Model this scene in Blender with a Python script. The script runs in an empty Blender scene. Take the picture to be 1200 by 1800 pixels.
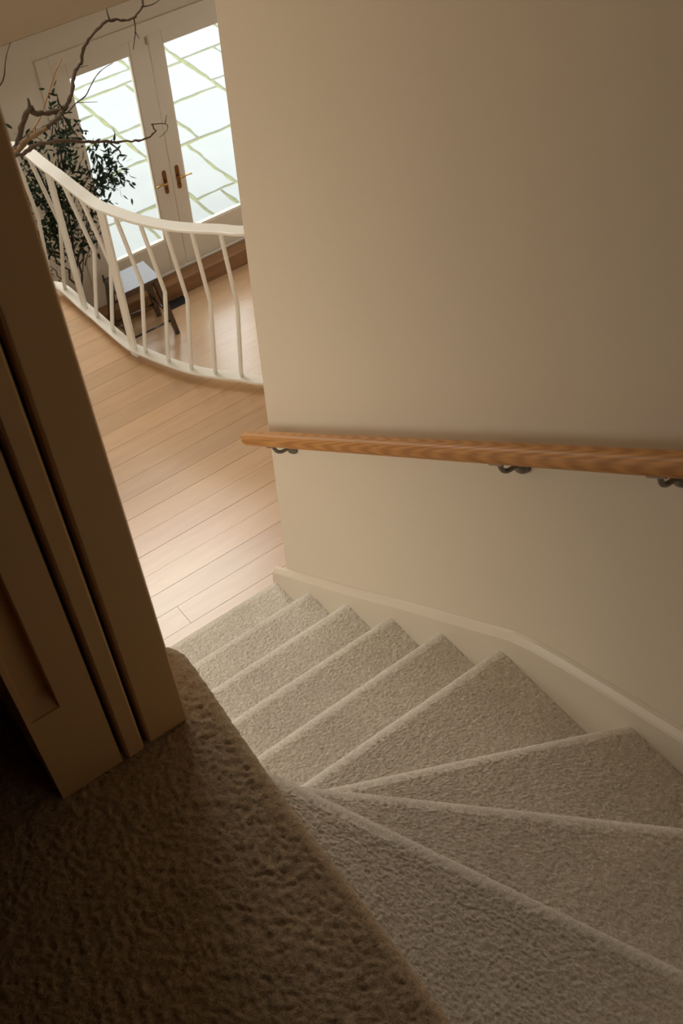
import bpy, math, random
import numpy as np
from mathutils import Vector, Matrix
random.seed(7)
rng = np.random.default_rng(11)
SC = bpy.context.scene
COL = SC.collection

# ------------------------------------------------------------------ camera
CAM_H = 3.725
cam_data = bpy.data.cameras.new('camera')
cam = bpy.data.objects.new('camera', cam_data)
COL.objects.link(cam)
RIGHT = Vector((0.79598681, -0.60401020, -0.03970734))
UP = Vector((0.47990806, 0.58974040, 0.64953407))
FWD = Vector((0.36890818, 0.53607643, -0.75929495))
m = Matrix((RIGHT, UP, -FWD)).transposed().to_4x4()
m.translation = (0, 0, CAM_H)
cam.matrix_world = m
cam_data.sensor_fit = 'VERTICAL'
cam_data.sensor_height = 36.0
cam_data.lens = 36.0 * 1950.0 / 1800.0
cam_data.clip_start = 0.05
cam_data.dof.use_dof = True
cam_data.dof.focus_distance = 3.5
cam_data.dof.aperture_fstop = 9.0
SC.camera = cam

# ------------------------------------------------------------------ world
W = bpy.data.worlds.new('overcast_sky')
SC.world = W
W.use_nodes = True
bg = W.node_tree.nodes['Background']
bg.inputs['Color'].default_value = (0.93, 0.97, 1.0, 1)
bg.inputs['Strength'].default_value = 5.2


def area_light(name, loc, target, sx, sy, power, color, spread=180):
    d = bpy.data.lights.new(name, 'AREA')
    d.shape = 'RECTANGLE'
    d.size = sx
    d.size_y = sy
    d.energy = power
    d.color = color
    d.spread = math.radians(spread)
    o = bpy.data.objects.new(name, d)
    COL.objects.link(o)
    o.location = loc
    o.rotation_euler = (Vector(target) - Vector(loc)).to_track_quat('-Z', 'Y').to_euler()
    return o


# assumed daylight of the hall: area lights added out of view, no windows built
area_light('assumed_overhead_light', (2.0, 5.75, 4.38), (2.0, 5.6, 0), 2.0, 1.3, 76, (1.0, 0.98, 0.91))  # assumed source added under the closed ceiling; no roof window is built
area_light('assumed_far_light', (1.35, 7.33, 1.75), (1.0, 2.0, 1.0), 0.9, 1.7, 55, (1.0, 0.98, 0.88))  # assumed source added before the solid far wall; no opening there
area_light('assumed_side_light', (-1.2, 2.9, 1.15), (0.9, 2.6, 0.4), 0.9, 1.3, 19, (1.0, 0.98, 0.87))  # assumed source added inside the hall; the left wall has no window
area_light('garden_room_fill_light', (5.5, 5.3, -1.1), (3.2, 6.4, -2.4), 1.4, 1.5, 18, (1.0, 0.98, 0.93))  # added fill to brighten the lower room; no window known there
# sky light enters through the French doors: a portal only guides the sampling
pd = area_light('french_door_portal', (4.15, 7.80, -1.3), (4.15, 5.0, -1.3), 2.7, 2.3, 0, (1, 1, 1))
pd.data.cycles.is_portal = True

vs = SC.view_settings
vs.view_transform = 'Standard'
vs.look = 'None'
vs.gamma = 1
vs.use_curve_mapping = False
vs.exposure = 0.0
SC.cycles.max_bounces = 10
SC.cycles.diffuse_bounces = 6


# ------------------------------------------------------------------ materials
def new_mat(name):
    mt = bpy.data.materials.new(name)
    mt.use_nodes = True
    nt = mt.node_tree
    return mt, nt, nt.nodes['Principled BSDF']


def N(nt, t, **kw):
    n = nt.nodes.new(t)
    for k, v in kw.items():
        setattr(n, k, v)
    return n


def mat_plain(name, col, rough=0.5, metal=0.0, spec=0.5, var=0.05, scale=6.0, bump=0.0, bscale=80.0):
    mt, nt, b = new_mat(name)
    tc = N(nt, 'ShaderNodeTexCoord')
    nz = N(nt, 'ShaderNodeTexNoise')
    nz.inputs['Scale'].default_value = scale
    nz.inputs['Detail'].default_value = 4
    nt.links.new(tc.outputs['Object'], nz.inputs['Vector'])
    mx = N(nt, 'ShaderNodeMix', data_type='RGBA')
    mx.inputs[6].default_value = (*[c * (1 - var) for c in col], 1)
    mx.inputs[7].default_value = (*[min(1, c * (1 + var)) for c in col], 1)
    nt.links.new(nz.outputs['Fac'], mx.inputs[0])
    nt.links.new(mx.outputs[2], b.inputs['Base Color'])
    b.inputs['Roughness'].default_value = rough
    b.inputs['Metallic'].default_value = metal
    b.inputs['Specular IOR Level'].default_value = spec
    if bump:
        n2 = N(nt, 'ShaderNodeTexNoise')
        n2.inputs['Scale'].default_value = bscale
        n2.inputs['Detail'].default_value = 6
        nt.links.new(tc.outputs['Object'], n2.inputs['Vector'])
        bp = N(nt, 'ShaderNodeBump')
        bp.inputs['Strength'].default_value = bump
        bp.inputs['Distance'].default_value = 0.003
        nt.links.new(n2.outputs['Fac'], bp.inputs['Height'])
        nt.links.new(bp.outputs['Normal'], b.inputs['Normal'])
    return mt


def mat_wood(name, dark, light, rough=0.35, grain=14.0, along=1.3, cathedral=0.0, per_obj=0.25, spec=0.5, coat=0.0):
    """Wood with its grain along local X."""
    mt, nt, b = new_mat(name)
    tc = N(nt, 'ShaderNodeTexCoord')
    oi = N(nt, 'ShaderNodeObjectInfo')
    mp = N(nt, 'ShaderNodeMapping')
    mp.inputs['Scale'].default_value = (along, grain, grain)
    add = N(nt, 'ShaderNodeVectorMath', operation='ADD')
    mul = N(nt, 'ShaderNodeMath', operation='MULTIPLY')
    mul.inputs[1].default_value = 37.0
    nt.links.new(oi.outputs['Random'], mul.inputs[0])
    nt.links.new(tc.outputs['Object'], mp.inputs['Vector'])
    nt.links.new(mp.outputs['Vector'], add.inputs[0])
    nt.links.new(mul.outputs[0], add.inputs[1])
    nz = N(nt, 'ShaderNodeTexNoise')
    nz.inputs['Scale'].default_value = 2.0
    nz.inputs['Detail'].default_value = 7
    nz.inputs['Roughness'].default_value = 0.6
    nz.inputs['Distortion'].default_value = 0.6
    nt.links.new(add.outputs[0], nz.inputs['Vector'])
    fac = nz.outputs['Fac']
    if cathedral:
        mp2 = N(nt, 'ShaderNodeMapping')
        mp2.inputs['Scale'].default_value = (0.55, 16.0, 16.0)
        nt.links.new(tc.outputs['Object'], mp2.inputs['Vector'])
        wv = N(nt, 'ShaderNodeTexWave', wave_type='RINGS', rings_direction='Z')
        wv.inputs['Scale'].default_value = 7.0
        wv.inputs['Distortion'].default_value = 3.0
        wv.inputs['Detail'].default_value = 3
        wv.inputs['Detail Scale'].default_value = 1.2
        nt.links.new(mp2.outputs['Vector'], wv.inputs['Vector'])
        mm = N(nt, 'ShaderNodeMix', data_type='FLOAT')
        mm.inputs[0].default_value = cathedral
        nt.links.new(fac, mm.inputs[2])
        nt.links.new(wv.outputs['Fac'], mm.inputs[3])
        fac = mm.outputs[0]
    rp = N(nt, 'ShaderNodeValToRGB')
    rp.color_ramp.elements[0].position = 0.3
    rp.color_ramp.elements[1].position = 0.7
    rp.color_ramp.elements[0].color = (*dark, 1)
    rp.color_ramp.elements[1].color = (*light, 1)
    nt.links.new(fac, rp.inputs['Fac'])
    hsv = N(nt, 'ShaderNodeHueSaturation')
    mr = N(nt, 'ShaderNodeMapRange')
    mr.inputs['To Min'].default_value = 1 - per_obj
    mr.inputs['To Max'].default_value = 1 + per_obj
    nt.links.new(oi.outputs['Random'], mr.inputs['Value'])
    nt.links.new(mr.outputs[0], hsv.inputs['Value'])
    nt.links.new(rp.outputs['Color'], hsv.inputs['Color'])
    nt.links.new(hsv.outputs['Color'], b.inputs['Base Color'])
    b.inputs['Roughness'].default_value = rough
    b.inputs['Specular IOR Level'].default_value = spec
    bp = N(nt, 'ShaderNodeBump')
    b.inputs['Coat Weight'].default_value = coat
    b.inputs['Coat Roughness'].default_value = 0.24
    bp.inputs['Strength'].default_value = 0.06
    bp.inputs['Distance'].default_value = 0.001
    nt.links.new(nz.outputs['Fac'], bp.inputs['Height'])
    nt.links.new(bp.outputs['Normal'], b.inputs['Normal'])
    return mt


def mat_carpet(name, dark, light):
    mt, nt, b = new_mat(name)
    tc = N(nt, 'ShaderNodeTexCoord')
    n1 = N(nt, 'ShaderNodeTexNoise')
    n1.inputs['Scale'].default_value = 150
    n1.inputs['Detail'].default_value = 3
    n1.inputs['Distortion'].default_value = 1.2
    n2 = N(nt, 'ShaderNodeTexNoise')
    n2.inputs['Scale'].default_value = 520
    n2.inputs['Detail'].default_value = 2
    n3 = N(nt, 'ShaderNodeTexNoise')
    n3.inputs['Scale'].default_value = 5
    n3.inputs['Detail'].default_value = 3
    for n in (n1, n2, n3):
        nt.links.new(tc.outputs['Object'], n.inputs['Vector'])
    mx = N(nt, 'ShaderNodeMix', data_type='FLOAT')
    mx.inputs[0].default_value = 0.4
    nt.links.new(n1.outputs['Fac'], mx.inputs[2])
    nt.links.new(n2.outputs['Fac'], mx.inputs[3])
    rp = N(nt, 'ShaderNodeValToRGB')
    rp.color_ramp.elements[0].position = 0.36
    rp.color_ramp.elements[1].position = 0.6
    rp.color_ramp.elements[0].color = (*dark, 1)
    rp.color_ramp.elements[1].color = (*light, 1)
    nt.links.new(mx.outputs[0], rp.inputs['Fac'])
    hs = N(nt, 'ShaderNodeHueSaturation')
    mr = N(nt, 'ShaderNodeMapRange')
    mr.inputs['From Min'].default_value = 0.3
    mr.inputs['From Max'].default_value = 0.7
    mr.inputs['To Min'].default_value = 0.92
    mr.inputs['To Max'].default_value = 1.08
    nt.links.new(n3.outputs['Fac'], mr.inputs['Value'])
    nt.links.new(mr.outputs[0], hs.inputs['Value'])
    nt.links.new(rp.outputs['Color'], hs.inputs['Color'])
    nt.links.new(hs.outputs['Color'], b.inputs['Base Color'])
    b.inputs['Roughness'].default_value = 1.0
    b.inputs['Specular IOR Level'].default_value = 0.05
    b.inputs['Sheen Weight'].default_value = 0.35
    b.inputs['Sheen Roughness'].default_value = 0.6
    bp = N(nt, 'ShaderNodeBump')
    bp.inputs['Strength'].default_value = 0.8
    bp.inputs['Distance'].default_value = 0.004
    nt.links.new(mx.outputs[0], bp.inputs['Height'])
    nt.links.new(bp.outputs['Normal'], b.inputs['Normal'])
    return mt


def mat_glass(name):
    mt, nt, b = new_mat(name)
    nt.nodes.remove(b)
    tr = N(nt, 'ShaderNodeBsdfTransparent')
    tr.inputs['Color'].default_value = (0.96, 0.98, 0.97, 1)
    gl = N(nt, 'ShaderNodeBsdfGlossy')
    gl.inputs['Roughness'].default_value = 0.02
    lw = N(nt, 'ShaderNodeLayerWeight')
    lw.inputs['Blend'].default_value = 0.5
    pw = N(nt, 'ShaderNodeMath', operation='POWER')
    pw.inputs[1].default_value = 5.0
    nt.links.new(lw.outputs['Facing'], pw.inputs[0])
    fr = N(nt, 'ShaderNodeMath', operation='MULTIPLY_ADD')
    fr.inputs[1].default_value = 0.9
    fr.inputs[2].default_value = 0.025
    nt.links.new(pw.outputs[0], fr.inputs[0])
    mx = N(nt, 'ShaderNodeMixShader')
    nt.links.new(fr.outputs[0], mx.inputs[0])
    nt.links.new(tr.outputs[0], mx.inputs[1])
    nt.links.new(gl.outputs[0], mx.inputs[2])
    nt.links.new(mx.outputs[0], nt.nodes['Material Output'].inputs['Surface'])
    return mt


M_WALL = mat_plain('cream_wall_paint', (0.73, 0.652, 0.54), 0.85, spec=0.2, var=0.02, scale=2.5, bump=0.06, bscale=90)
M_WHITE = mat_plain('white_satin_paint', (0.72, 0.645, 0.54), 0.42, var=0.02, scale=4)
M_RAILWHITE = mat_plain('white_enamel_paint', (0.85, 0.84, 0.80), 0.25, var=0.015, scale=5)
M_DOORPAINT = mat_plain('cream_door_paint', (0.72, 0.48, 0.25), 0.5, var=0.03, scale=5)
M_GAP_SHADE = mat_plain('black_gap_shade', (0.012, 0.009, 0.007), 0.9, var=0.1)  # black stands in for the shade inside gaps and keyholes
M_CARPET = mat_carpet('beige_twist_pile_carpet', (0.56, 0.51, 0.445), (0.90, 0.85, 0.775))
M_CARPET_SHADE = mat_carpet('shade_browned_carpet', (0.34, 0.245, 0.15), (0.60, 0.455, 0.30))  # stair carpet again, with the landing's shade put into a browner colour
M_OAKFLOOR = mat_wood('pale_oak_floorboards', (0.50, 0.295, 0.145), (0.57, 0.355, 0.185), 0.30, grain=9, along=1.2, per_obj=0.08, spec=0.95, coat=1.0)
M_OAKBELOW = mat_wood('oak_boards_ground_floor', (0.50, 0.31, 0.165), (0.56, 0.355, 0.195), 0.26, grain=7, along=1.0, per_obj=0.03, spec=0.7, coat=0.4)
M_BEAM_SHADE = mat_plain('shade_toned_beam_paint', (0.40, 0.30, 0.19), 0.8, spec=0.2, var=0.02)  # dimness of the beam is put into this darker colour
M_SHADOW_TINT = mat_plain('shadow_tinting_brown', (0.14, 0.065, 0.022), 0.9, spec=0.2, var=0.03)  # for unseen landing lining, added to turn bounced light and shadows orange
M_JOINT = mat_plain('dark_board_joint', (0.16, 0.10, 0.055), 0.9, var=0.1)
M_OAKRAIL = mat_wood('varnished_oak_handrail', (0.38, 0.165, 0.045), (0.58, 0.285, 0.09), 0.52, grain=42, along=2.2, cathedral=0.33, per_obj=0.0, spec=0.3)
M_OAKSTEP = mat_wood('brown_oak_step', (0.22, 0.105, 0.04), (0.33, 0.17, 0.07), 0.4, grain=12, per_obj=0.05)
M_DARKWOOD = mat_wood('dark_stained_stool_wood', (0.035, 0.016, 0.010), (0.075, 0.036, 0.022), 0.22, grain=14, per_obj=0.0, spec=0.8)
M_IRON = mat_plain('grey_metal_bracket', (0.20, 0.185, 0.16), 0.42, metal=0.75, var=0.06, scale=40)
M_BRASS = mat_plain('aged_brass', (0.55, 0.30, 0.08), 0.28, metal=1.0, var=0.12, scale=40)
M_BRASSDARK = mat_plain('dark_brass_plate', (0.20, 0.10, 0.03), 0.4, metal=0.9, var=0.12, scale=40)
M_STEEL = mat_plain('screw_steel', (0.55, 0.53, 0.48), 0.3, metal=1.0)
M_GLASS = mat_glass('clear_glass')
M_STONE = mat_plain('pale_paving_stone', (0.225, 0.228, 0.222), 0.9, var=0.10, scale=2.2, bump=0.4, bscale=30)
M_MOSS = mat_plain('mossy_joint', (0.155, 0.155, 0.075), 1.0, var=0.42, scale=9, bump=0.6, bscale=40)
M_BARK = mat_plain('brown_bark', (0.085, 0.055, 0.033), 0.9, var=0.6, scale=45, bump=0.9, bscale=60)
M_BAREWOOD = mat_plain('stripped_pale_wood', (0.22, 0.135, 0.07), 0.8, var=0.35, scale=25, bump=0.5, bscale=60)
M_TWIG = mat_plain('dark_twig_bark', (0.05, 0.033, 0.02), 0.9, var=0.4, scale=40)
M_REED = mat_plain('orange_brown_reed', (0.36, 0.17, 0.05), 0.7, var=0.2, scale=30)
M_LEAF = mat_plain('dark_green_leaf', (0.016, 0.034, 0.013), 0.6, spec=0.25, var=0.5, scale=9)
M_POT = mat_plain('grey_clay_pot', (0.30, 0.27, 0.23), 0.8, var=0.1)
M_VASE = mat_plain('stoneware_vase', (0.45, 0.40, 0.33), 0.7, var=0.1)
M_SOIL = mat_plain('dark_soil', (0.03, 0.02, 0.013), 1.0, var=0.4, scale=40)
M_VENT = mat_plain('dark_metal_grille', (0.03, 0.026, 0.022), 0.6, metal=0.3)
M_GRASS = mat_plain('lawn_green', (0.16, 0.25, 0.06), 1.0, var=0.4, scale=12)


# ------------------------------------------------------------------ mesh helpers
def mesh_obj(name, verts, faces, mat, parent=None, smooth=False, loc=None):
    me = bpy.data.meshes.new(name)
    me.from_pydata([tuple(v) for v in verts], [], [tuple(f) for f in faces])
    me.validate()
    me.update()
    return link(name, me, mat, parent, smooth, loc)


def link(name, me, mat, parent=None, smooth=False, loc=None):
    if mat and not me.materials:
        me.materials.append(mat)
    if smooth:
        me.polygons.foreach_set('use_smooth', [True] * len(me.polygons))
    o = bpy.data.objects.new(name, me)
    COL.objects.link(o)
    if loc is not None:
        o.location = loc
    if parent is not None:
        o.parent = parent
    return o


def empty(name, loc=(0, 0, 0)):
    o = bpy.data.objects.new(name, None)
    o.empty_display_size = 0.05
    COL.objects.link(o)
    o.location = loc
    return o


def tag(o, label=None, cat=None, group=None, kind=None):
    if label:
        o['label'] = label
    if cat:
        o['category'] = cat
    if group:
        o['group'] = group
    if kind:
        o['kind'] = kind
    return o


class MB:
    """Collects plain shapes into one mesh (local space)."""

    def __init__(s):
        s.v = []
        s.f = []

    def add(s, vs, fs):
        o = len(s.v)
        s.v += [tuple(v) for v in vs]
        s.f += [tuple(i + o for i in f) for f in fs]
        return s

    def box(s, x0, x1, y0, y1, z0, z1, bev=0.0):
        if bev <= 0:
            vs = [(x, y, z) for z in (z0, z1) for y in (y0, y1) for x in (x0, x1)]
            fs = [(0, 2, 3, 1), (4, 5, 7, 6), (0, 1, 5, 4), (2, 6, 7, 3), (0, 4, 6, 2), (1, 3, 7, 5)]
            return s.add(vs, fs)
        b = min(bev, (x1 - x0) * .45, (y1 - y0) * .45, (z1 - z0) * .45)
        # chamfered box: three rectangles per axis
        C = [(x0, x1), (y0, y1), (z0, z1)]
        vs = []
        idx = {}
        for ax in range(3):
            for sg in range(2):
                for a in range(2):
                    for c in range(2):
                        p = [0, 0, 0]
                        o1, o2 = (ax + 1) % 3, (ax + 2) % 3
                        p[ax] = C[ax][sg]
                        p[o1] = C[o1][a] + (b if a == 0 else -b)
                        p[o2] = C[o2][c] + (b if c == 0 else -b)
                        q = [0, 0, 0]
                        q[ax], q[o1], q[o2] = sg, a, c
                        idx[(ax, tuple(q))] = len(vs)
                        vs.append(tuple(p))
        fs = []

        def g(ax, q):
            return idx[(ax, tuple(q))]
        for ax in range(3):
            o1, o2 = (ax + 1) % 3, (ax + 2) % 3
            for sg in range(2):
                L = []
                for a, c in ((0, 0), (1, 0), (1, 1), (0, 1)):
                    q = [0, 0, 0]
                    q[ax], q[o1], q[o2] = sg, a, c
                    L.append(g(ax, q))
                fs.append(L if sg else L[::-1])
        for ax in range(3):          # edges running along ax
            o1, o2 = (ax + 1) % 3, (ax + 2) % 3
            for a in range(2):
                for c in range(2):
                    q0 = [0, 0, 0]
                    q1 = [0, 0, 0]
                    q0[o1] = q1[o1] = a
                    q0[o2] = q1[o2] = c
                    q1[ax] = 1
                    L = [g(o1, q0), g(o1, q1), g(o2, q1), g(o2, q0)]
                    fs.append(L if a == c else L[::-1])
        for a in range(2):
            for c in range(2):
                for e in range(2):
                    q = (a, c, e)
                    L = [g(0, q), g(1, q), g(2, q)]
                    fs.append(L if (a + c + e) % 2 else L[::-1])
        return s.add(vs, fs)

    def prism(s, poly, axis, a0, a1):
        """poly: list of 2-D points in the two other axes (cyclic order)."""
        n = len(poly)
        vs = []
        for a in (a0, a1):
            for (p, q) in poly:
                vs.append({0: (a, p, q), 1: (p, a, q), 2: (p, q, a)}[axis])
        fs = [tuple(range(n))[::-1], tuple(range(n, 2 * n))]
        fs += [(i, (i + 1) % n, n + (i + 1) % n, n + i) for i in range(n)]
        return s.add(vs, fs)

    def tube(s, pts, rad, sides=8, caps=True):
        pts = [Vector(p) for p in pts]
        n = len(pts)
        if not isinstance(rad, (list, tuple)):
            rad = [rad] * n
        up = None
        vs = []
        for i, p in enumerate(pts):
            t = (pts[min(i + 1, n - 1)] - pts[max(i - 1, 0)]).normalized()
            if up is None:
                up = t.orthogonal().normalized()
            else:
                up = (up - t * up.dot(t))
                up = up.normalized() if up.length > 1e-6 else t.orthogonal().normalized()
            w = t.cross(up)
            for k in range(sides):
                a = 2 * math.pi * k / sides
                vs.append(p + (up * math.cos(a) + w * math.sin(a)) * rad[i])
        fs = []
        for i in range(n - 1):
            for k in range(sides):
                k2 = (k + 1) % sides
                fs.append((i * sides + k, i * sides + k2, (i + 1) * sides + k2, (i + 1) * sides + k))
        if caps:
            fs.append(tuple(range(sides))[::-1])
            fs.append(tuple((n - 1) * sides + k for k in range(sides)))
        return s.add(vs, fs)

    def lathe(s, prof, sides=24, center=(0, 0, 0)):
        cx, cy, cz = center
        vs = []
        for r, z in prof:
            for k in range(sides):
                a = 2 * math.pi * k / sides
                vs.append((cx + r * math.cos(a), cy + r * math.sin(a), cz + z))
        fs = []
        for i in range(len(prof) - 1):
            for k in range(sides):
                k2 = (k + 1) % sides
                fs.append((i * sides + k, i * sides + k2, (i + 1) * sides + k2, (i + 1) * sides + k))
        return s.add(vs, fs)

    def sweep(s, pts, section, closed_caps=True):
        """section in (side, up) where side = horizontal normal of the path (left hand), up = +Z."""
        pts = [Vector(p) for p in pts]
        n = len(pts)
        k = len(section)
        vs = []
        for i, p in enumerate(pts):
            t = pts[min(i + 1, n - 1)] - pts[max(i - 1, 0)]
            t.z = 0
            t.normalize()
            sd = Vector((-t.y, t.x, 0))
            for a, b in section:
                vs.append(p + sd * a + Vector((0, 0, b)))
        fs = []
        for i in range(n - 1):
            for j in range(k):
                j2 = (j + 1) % k
                fs.append((i * k + j, i * k + j2, (i + 1) * k + j2, (i + 1) * k + j))
        if closed_caps:
            fs.append(tuple(range(k))[::-1])
            fs.append(tuple((n - 1) * k + j for j in range(k)))
        return s.add(vs, fs)

    def build(s, name, mat, parent=None, smooth=False, loc=None):
        return mesh_obj(name, s.v, s.f, mat, parent, smooth, loc)


def rrect(w, h, r, n=3, cx=0, cy=0):
    out = []
    for (sx, sy, a0) in ((1, -1, -90), (1, 1, 0), (-1, 1, 90), (-1, -1, 180)):
        for i in range(n + 1):
            a = math.radians(a0 + 90 * i / n)
            out.append((cx + sx * (w / 2 - r) + r * math.cos(a), cy + sy * (h / 2 - r) + r * math.sin(a)))
    return out


def catmull(pts, per=6):
    pts = [np.array(p, float) for p in pts]
    P = [2 * pts[0] - pts[1]] + pts + [2 * pts[-1] - pts[-2]]
    out = []
    for i in range(1, len(P) - 2):
        p0, p1, p2, p3 = P[i - 1:i + 3]
        for k in range(per):
            t = k / per
            out.append(0.5 * (2 * p1 + (p2 - p0) * t + (2 * p0 - 5 * p1 + 4 * p2 - p3) * t * t + (3 * p1 - p0 - 3 * p2 + p3) * t ** 3))
    out.append(pts[-1])
    return out


def vnoise(x, y, seed):
    """smooth value noise on arrays, 0..1"""
    r = np.random.default_rng(seed).random((256, 256))
    xi = np.floor(x).astype(int)
    yi = np.floor(y).astype(int)
    fx = x - xi
    fy = y - yi
    fx = fx * fx * (3 - 2 * fx)
    fy = fy * fy * (3 - 2 * fy)
    a = r[xi % 256, yi % 256]
    b = r[(xi + 1) % 256, yi % 256]
    c = r[xi % 256, (yi + 1) % 256]
    d = r[(xi + 1) % 256, (yi + 1) % 256]
    return (a * (1 - fx) + b * fx) * (1 - fy) + (c * (1 - fx) + d * fx) * fy


def pile(u, v, size, seed):
    """carpet tufts: worm-like clumps"""
    ca, sa = math.cos(0.6), math.sin(0.6)
    u, v = u * ca - v * sa, u * sa + v * ca
    wx = u / size + 0.9 * vnoise(u / size * 0.8, v / size * 0.8, seed + 5)
    wy = v / size + 0.9 * vnoise(u / size * 0.8 + 40, v / size * 0.8, seed + 6)
    a = vnoise(wx, wy, seed)
    b = vnoise(wx * 1.9 + 7, wy * 1.9, seed + 1)
    c = vnoise(u / 0.12, v / 0.12, seed + 2)
    ridge = 1 - np.abs(2 * a - 1)
    return 0.55 * ridge + 0.45 * b + 0.2 * c


def carpet_sheet(name, front, back, z_top, z_bot, step_len, tuft, amp, seed, parent=None, over=0.042, nose_r=0.035, mat=None):
    """Carpet over a riser, a rounded nosing along the line `front`, and the tread back to the line `back`."""
    F = np.array(front, float)
    B = np.array(back, float)
    d = np.linalg.norm(B - F, axis=1)
    D = (B - F) / d[:, None]
    nu = len(F)
    arc_u = np.concatenate([[0], np.cumsum(np.linalg.norm(np.diff((F + B) / 2, axis=0), axis=1))])
    prof = []          # (fixed depth, z, fraction of tread)
    nr = max(3, int((z_top - z_bot - 2 * nose_r) / step_len))
    for i in range(nr):
        t = i / nr
        prof.append((over - (over - 0.004) * max(0, t - 0.6) / 0.4, z_bot + (z_top - z_bot - 1.9 * nose_r) * t, 0))
    for i in range(9):
        a = math.radians(-40 + 130 * i / 8)
        prof.append((nose_r - nose_r * math.cos(a), z_top - nose_r + nose_r * math.sin(a), 0))
    ntd = max(4, int(d.max() / step_len))
    for i in range(1, ntd + 1):
        prof.append((nose_r, z_top, i / ntd))
    nv = len(prof)
    P = np.zeros((nu, nv, 3))
    S = np.zeros((nu, nv))
    for j, (dep, z, fr) in enumerate(prof):
        off = dep + fr * np.maximum(d - nose_r, 0.0)
        P[:, j, :2] = F + D * off[:, None]
        P[:, j, 2] = z
    S[:, 1:] = np.cumsum(np.linalg.norm(np.diff(P, axis=1), axis=2), axis=1)
    # tuft pattern follows the real surface
    Uu = np.repeat(arc_u[:, None], nv, 1)
    flat = np.array([pr[2] > 0 for pr in prof])
    uu = np.where(flat[None, :], P[:, :, 0], Uu)
    vv = np.where(flat[None, :], P[:, :, 1], S)
    h = pile(uu + 3.1 * seed, vv + 1.7 * seed + 5, tuft, seed)
    du = np.gradient(P, axis=0)
    dv = np.gradient(P, axis=1)
    nrm = np.cross(du, dv)
    ln = np.linalg.norm(nrm, axis=2, keepdims=True)
    nrm = np.where(ln > 1e-9, nrm / np.maximum(ln, 1e-9), np.array([0, 0, 1.0]))
    if nrm[nu // 2, -2, 2] < 0:
        nrm = -nrm
    soft = np.array([1.0 if (pr[2] > 0 or i_ < nr) else 0.45 for i_, pr in enumerate(prof)])
    P = P + nrm * ((h - 0.6) * amp * soft[None, :])[:, :, None]
    V = P.reshape(-1, 3)
    i, j = np.meshgrid(np.arange(nu - 1), np.arange(nv - 1), indexing='ij')
    a = (i * nv + j).ravel()
    Q = np.stack([a, a + nv, a + nv + 1, a + 1], 1).astype(np.int32)
    me = bpy.data.meshes.new(name)
    me.vertices.add(len(V))
    me.vertices.foreach_set('co', V.ravel().astype(np.float32))
    me.loops.add(Q.size)
    me.loops.foreach_set('vertex_index', Q.ravel())
    me.polygons.add(len(Q))
    me.polygons.foreach_set('loop_start', np.arange(0, Q.size, 4, dtype=np.int32))
    me.update(calc_edges=True)
    return link(name, me, mat or M_CARPET, parent, True)


def line_pts(p, q, n):
    t = np.linspace(0, 1, n)[:, None]
    return np.array(p, float) * (1 - t) + np.array(q, float) * t


# ------------------------------------------------------------------ dimensions
R = 0.19                      # stair rise
ZL = 10 * R                   # upper landing
XW = 1.315                    # handrail wall
XI = 0.40                     # inner side of the stair
YC = 2.31                     # end of the handrail wall
CEIL = 4.4
YD = 7.567                    # garden-door wall
ZTH = -2.4213                 # door threshold
ZG = ZTH - 0.177              # ground floor

# ------------------------------------------------------------------ structure: walls, ceiling
w = MB().box(XW, XW + 0.13, -0.10, YC, -0.3, CEIL)
tag(w.build('wall_right', M_WALL), 'cream painted wall carrying the oak handrail beside the stairs', kind='structure')
w = MB().box(XW + 0.13, 2.33, YC - 0.13, YC, -0.3, CEIL)
tag(w.build('wall_right', M_WALL), 'cream wall return behind the end of the handrail wall', kind='structure')
w = MB().box(2.33, 2.45, YC - 0.13, 3.6, -0.3, CEIL)
tag(w.build('wall_right', M_WALL), 'cream wall on which the balustrade ends, out of view', kind='structure')
w = MB().box(0.42, XW, -0.10, 0.0, 0.0, CEIL)
tag(w.build('wall_near', M_WALL), 'cream wall closing the winder steps at the lower right', kind='structure')
w = MB().box(-1.6, 5.7, -2.1, -2.0, ZG, CEIL)
tag(w.build('wall_near', M_WALL), 'cream outer wall behind the viewer', kind='structure')
w = MB().box(-1.7, -1.6, -2.1, YD, ZG, CEIL)
tag(w.build('wall_left', M_WALL), 'cream outer wall on the left, out of view', kind='structure')
w = MB().box(5.6, 5.7, -2.0, YD, ZG, CEIL)
tag(w.build('wall_right', M_WALL), 'cream outer wall on the right, out of view', kind='structure')
w = MB().box(-1.6, 0.215, 1.36, 1.46, ZL - 0.2, CEIL)  # hidden partition put in to keep hall light off the landing
tag(w.build('wall_left', M_WALL), 'cream partition behind the door jamb, added to shield the landing from hall light', kind='structure')
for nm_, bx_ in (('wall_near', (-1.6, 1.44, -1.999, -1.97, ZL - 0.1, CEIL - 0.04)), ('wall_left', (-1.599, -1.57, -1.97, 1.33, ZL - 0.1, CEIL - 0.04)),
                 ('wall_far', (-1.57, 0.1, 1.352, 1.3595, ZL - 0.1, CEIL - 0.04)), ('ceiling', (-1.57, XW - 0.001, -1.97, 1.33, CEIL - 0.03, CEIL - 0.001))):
    tag(MB().box(*bx_).build(nm_, M_SHADOW_TINT), 'warm brown lining added to tint the shadows of the upper landing, out of view', kind='structure')
w = MB().box(0.215, XW - 0.001, 1.36, 1.46, 3.86, CEIL - 0.001)  # unseen lintel, added to reduce light bouncing into the landing
tag(w.build('wall_left', M_WALL), 'cream lintel added unseen over the head of the stairs to cut light into the landing', kind='structure')
w = MB().box(XI - 0.045, XI - 0.026, -0.1, 1.20, 0.0, ZL - 0.15)
tag(w.build('wall_left', M_WALL), 'cream side wall beneath the upper landing', kind='structure')
w = MB().box(-1.6, XI - 0.005, 1.20, 1.22, 0.0, ZL - 0.15)
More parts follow.
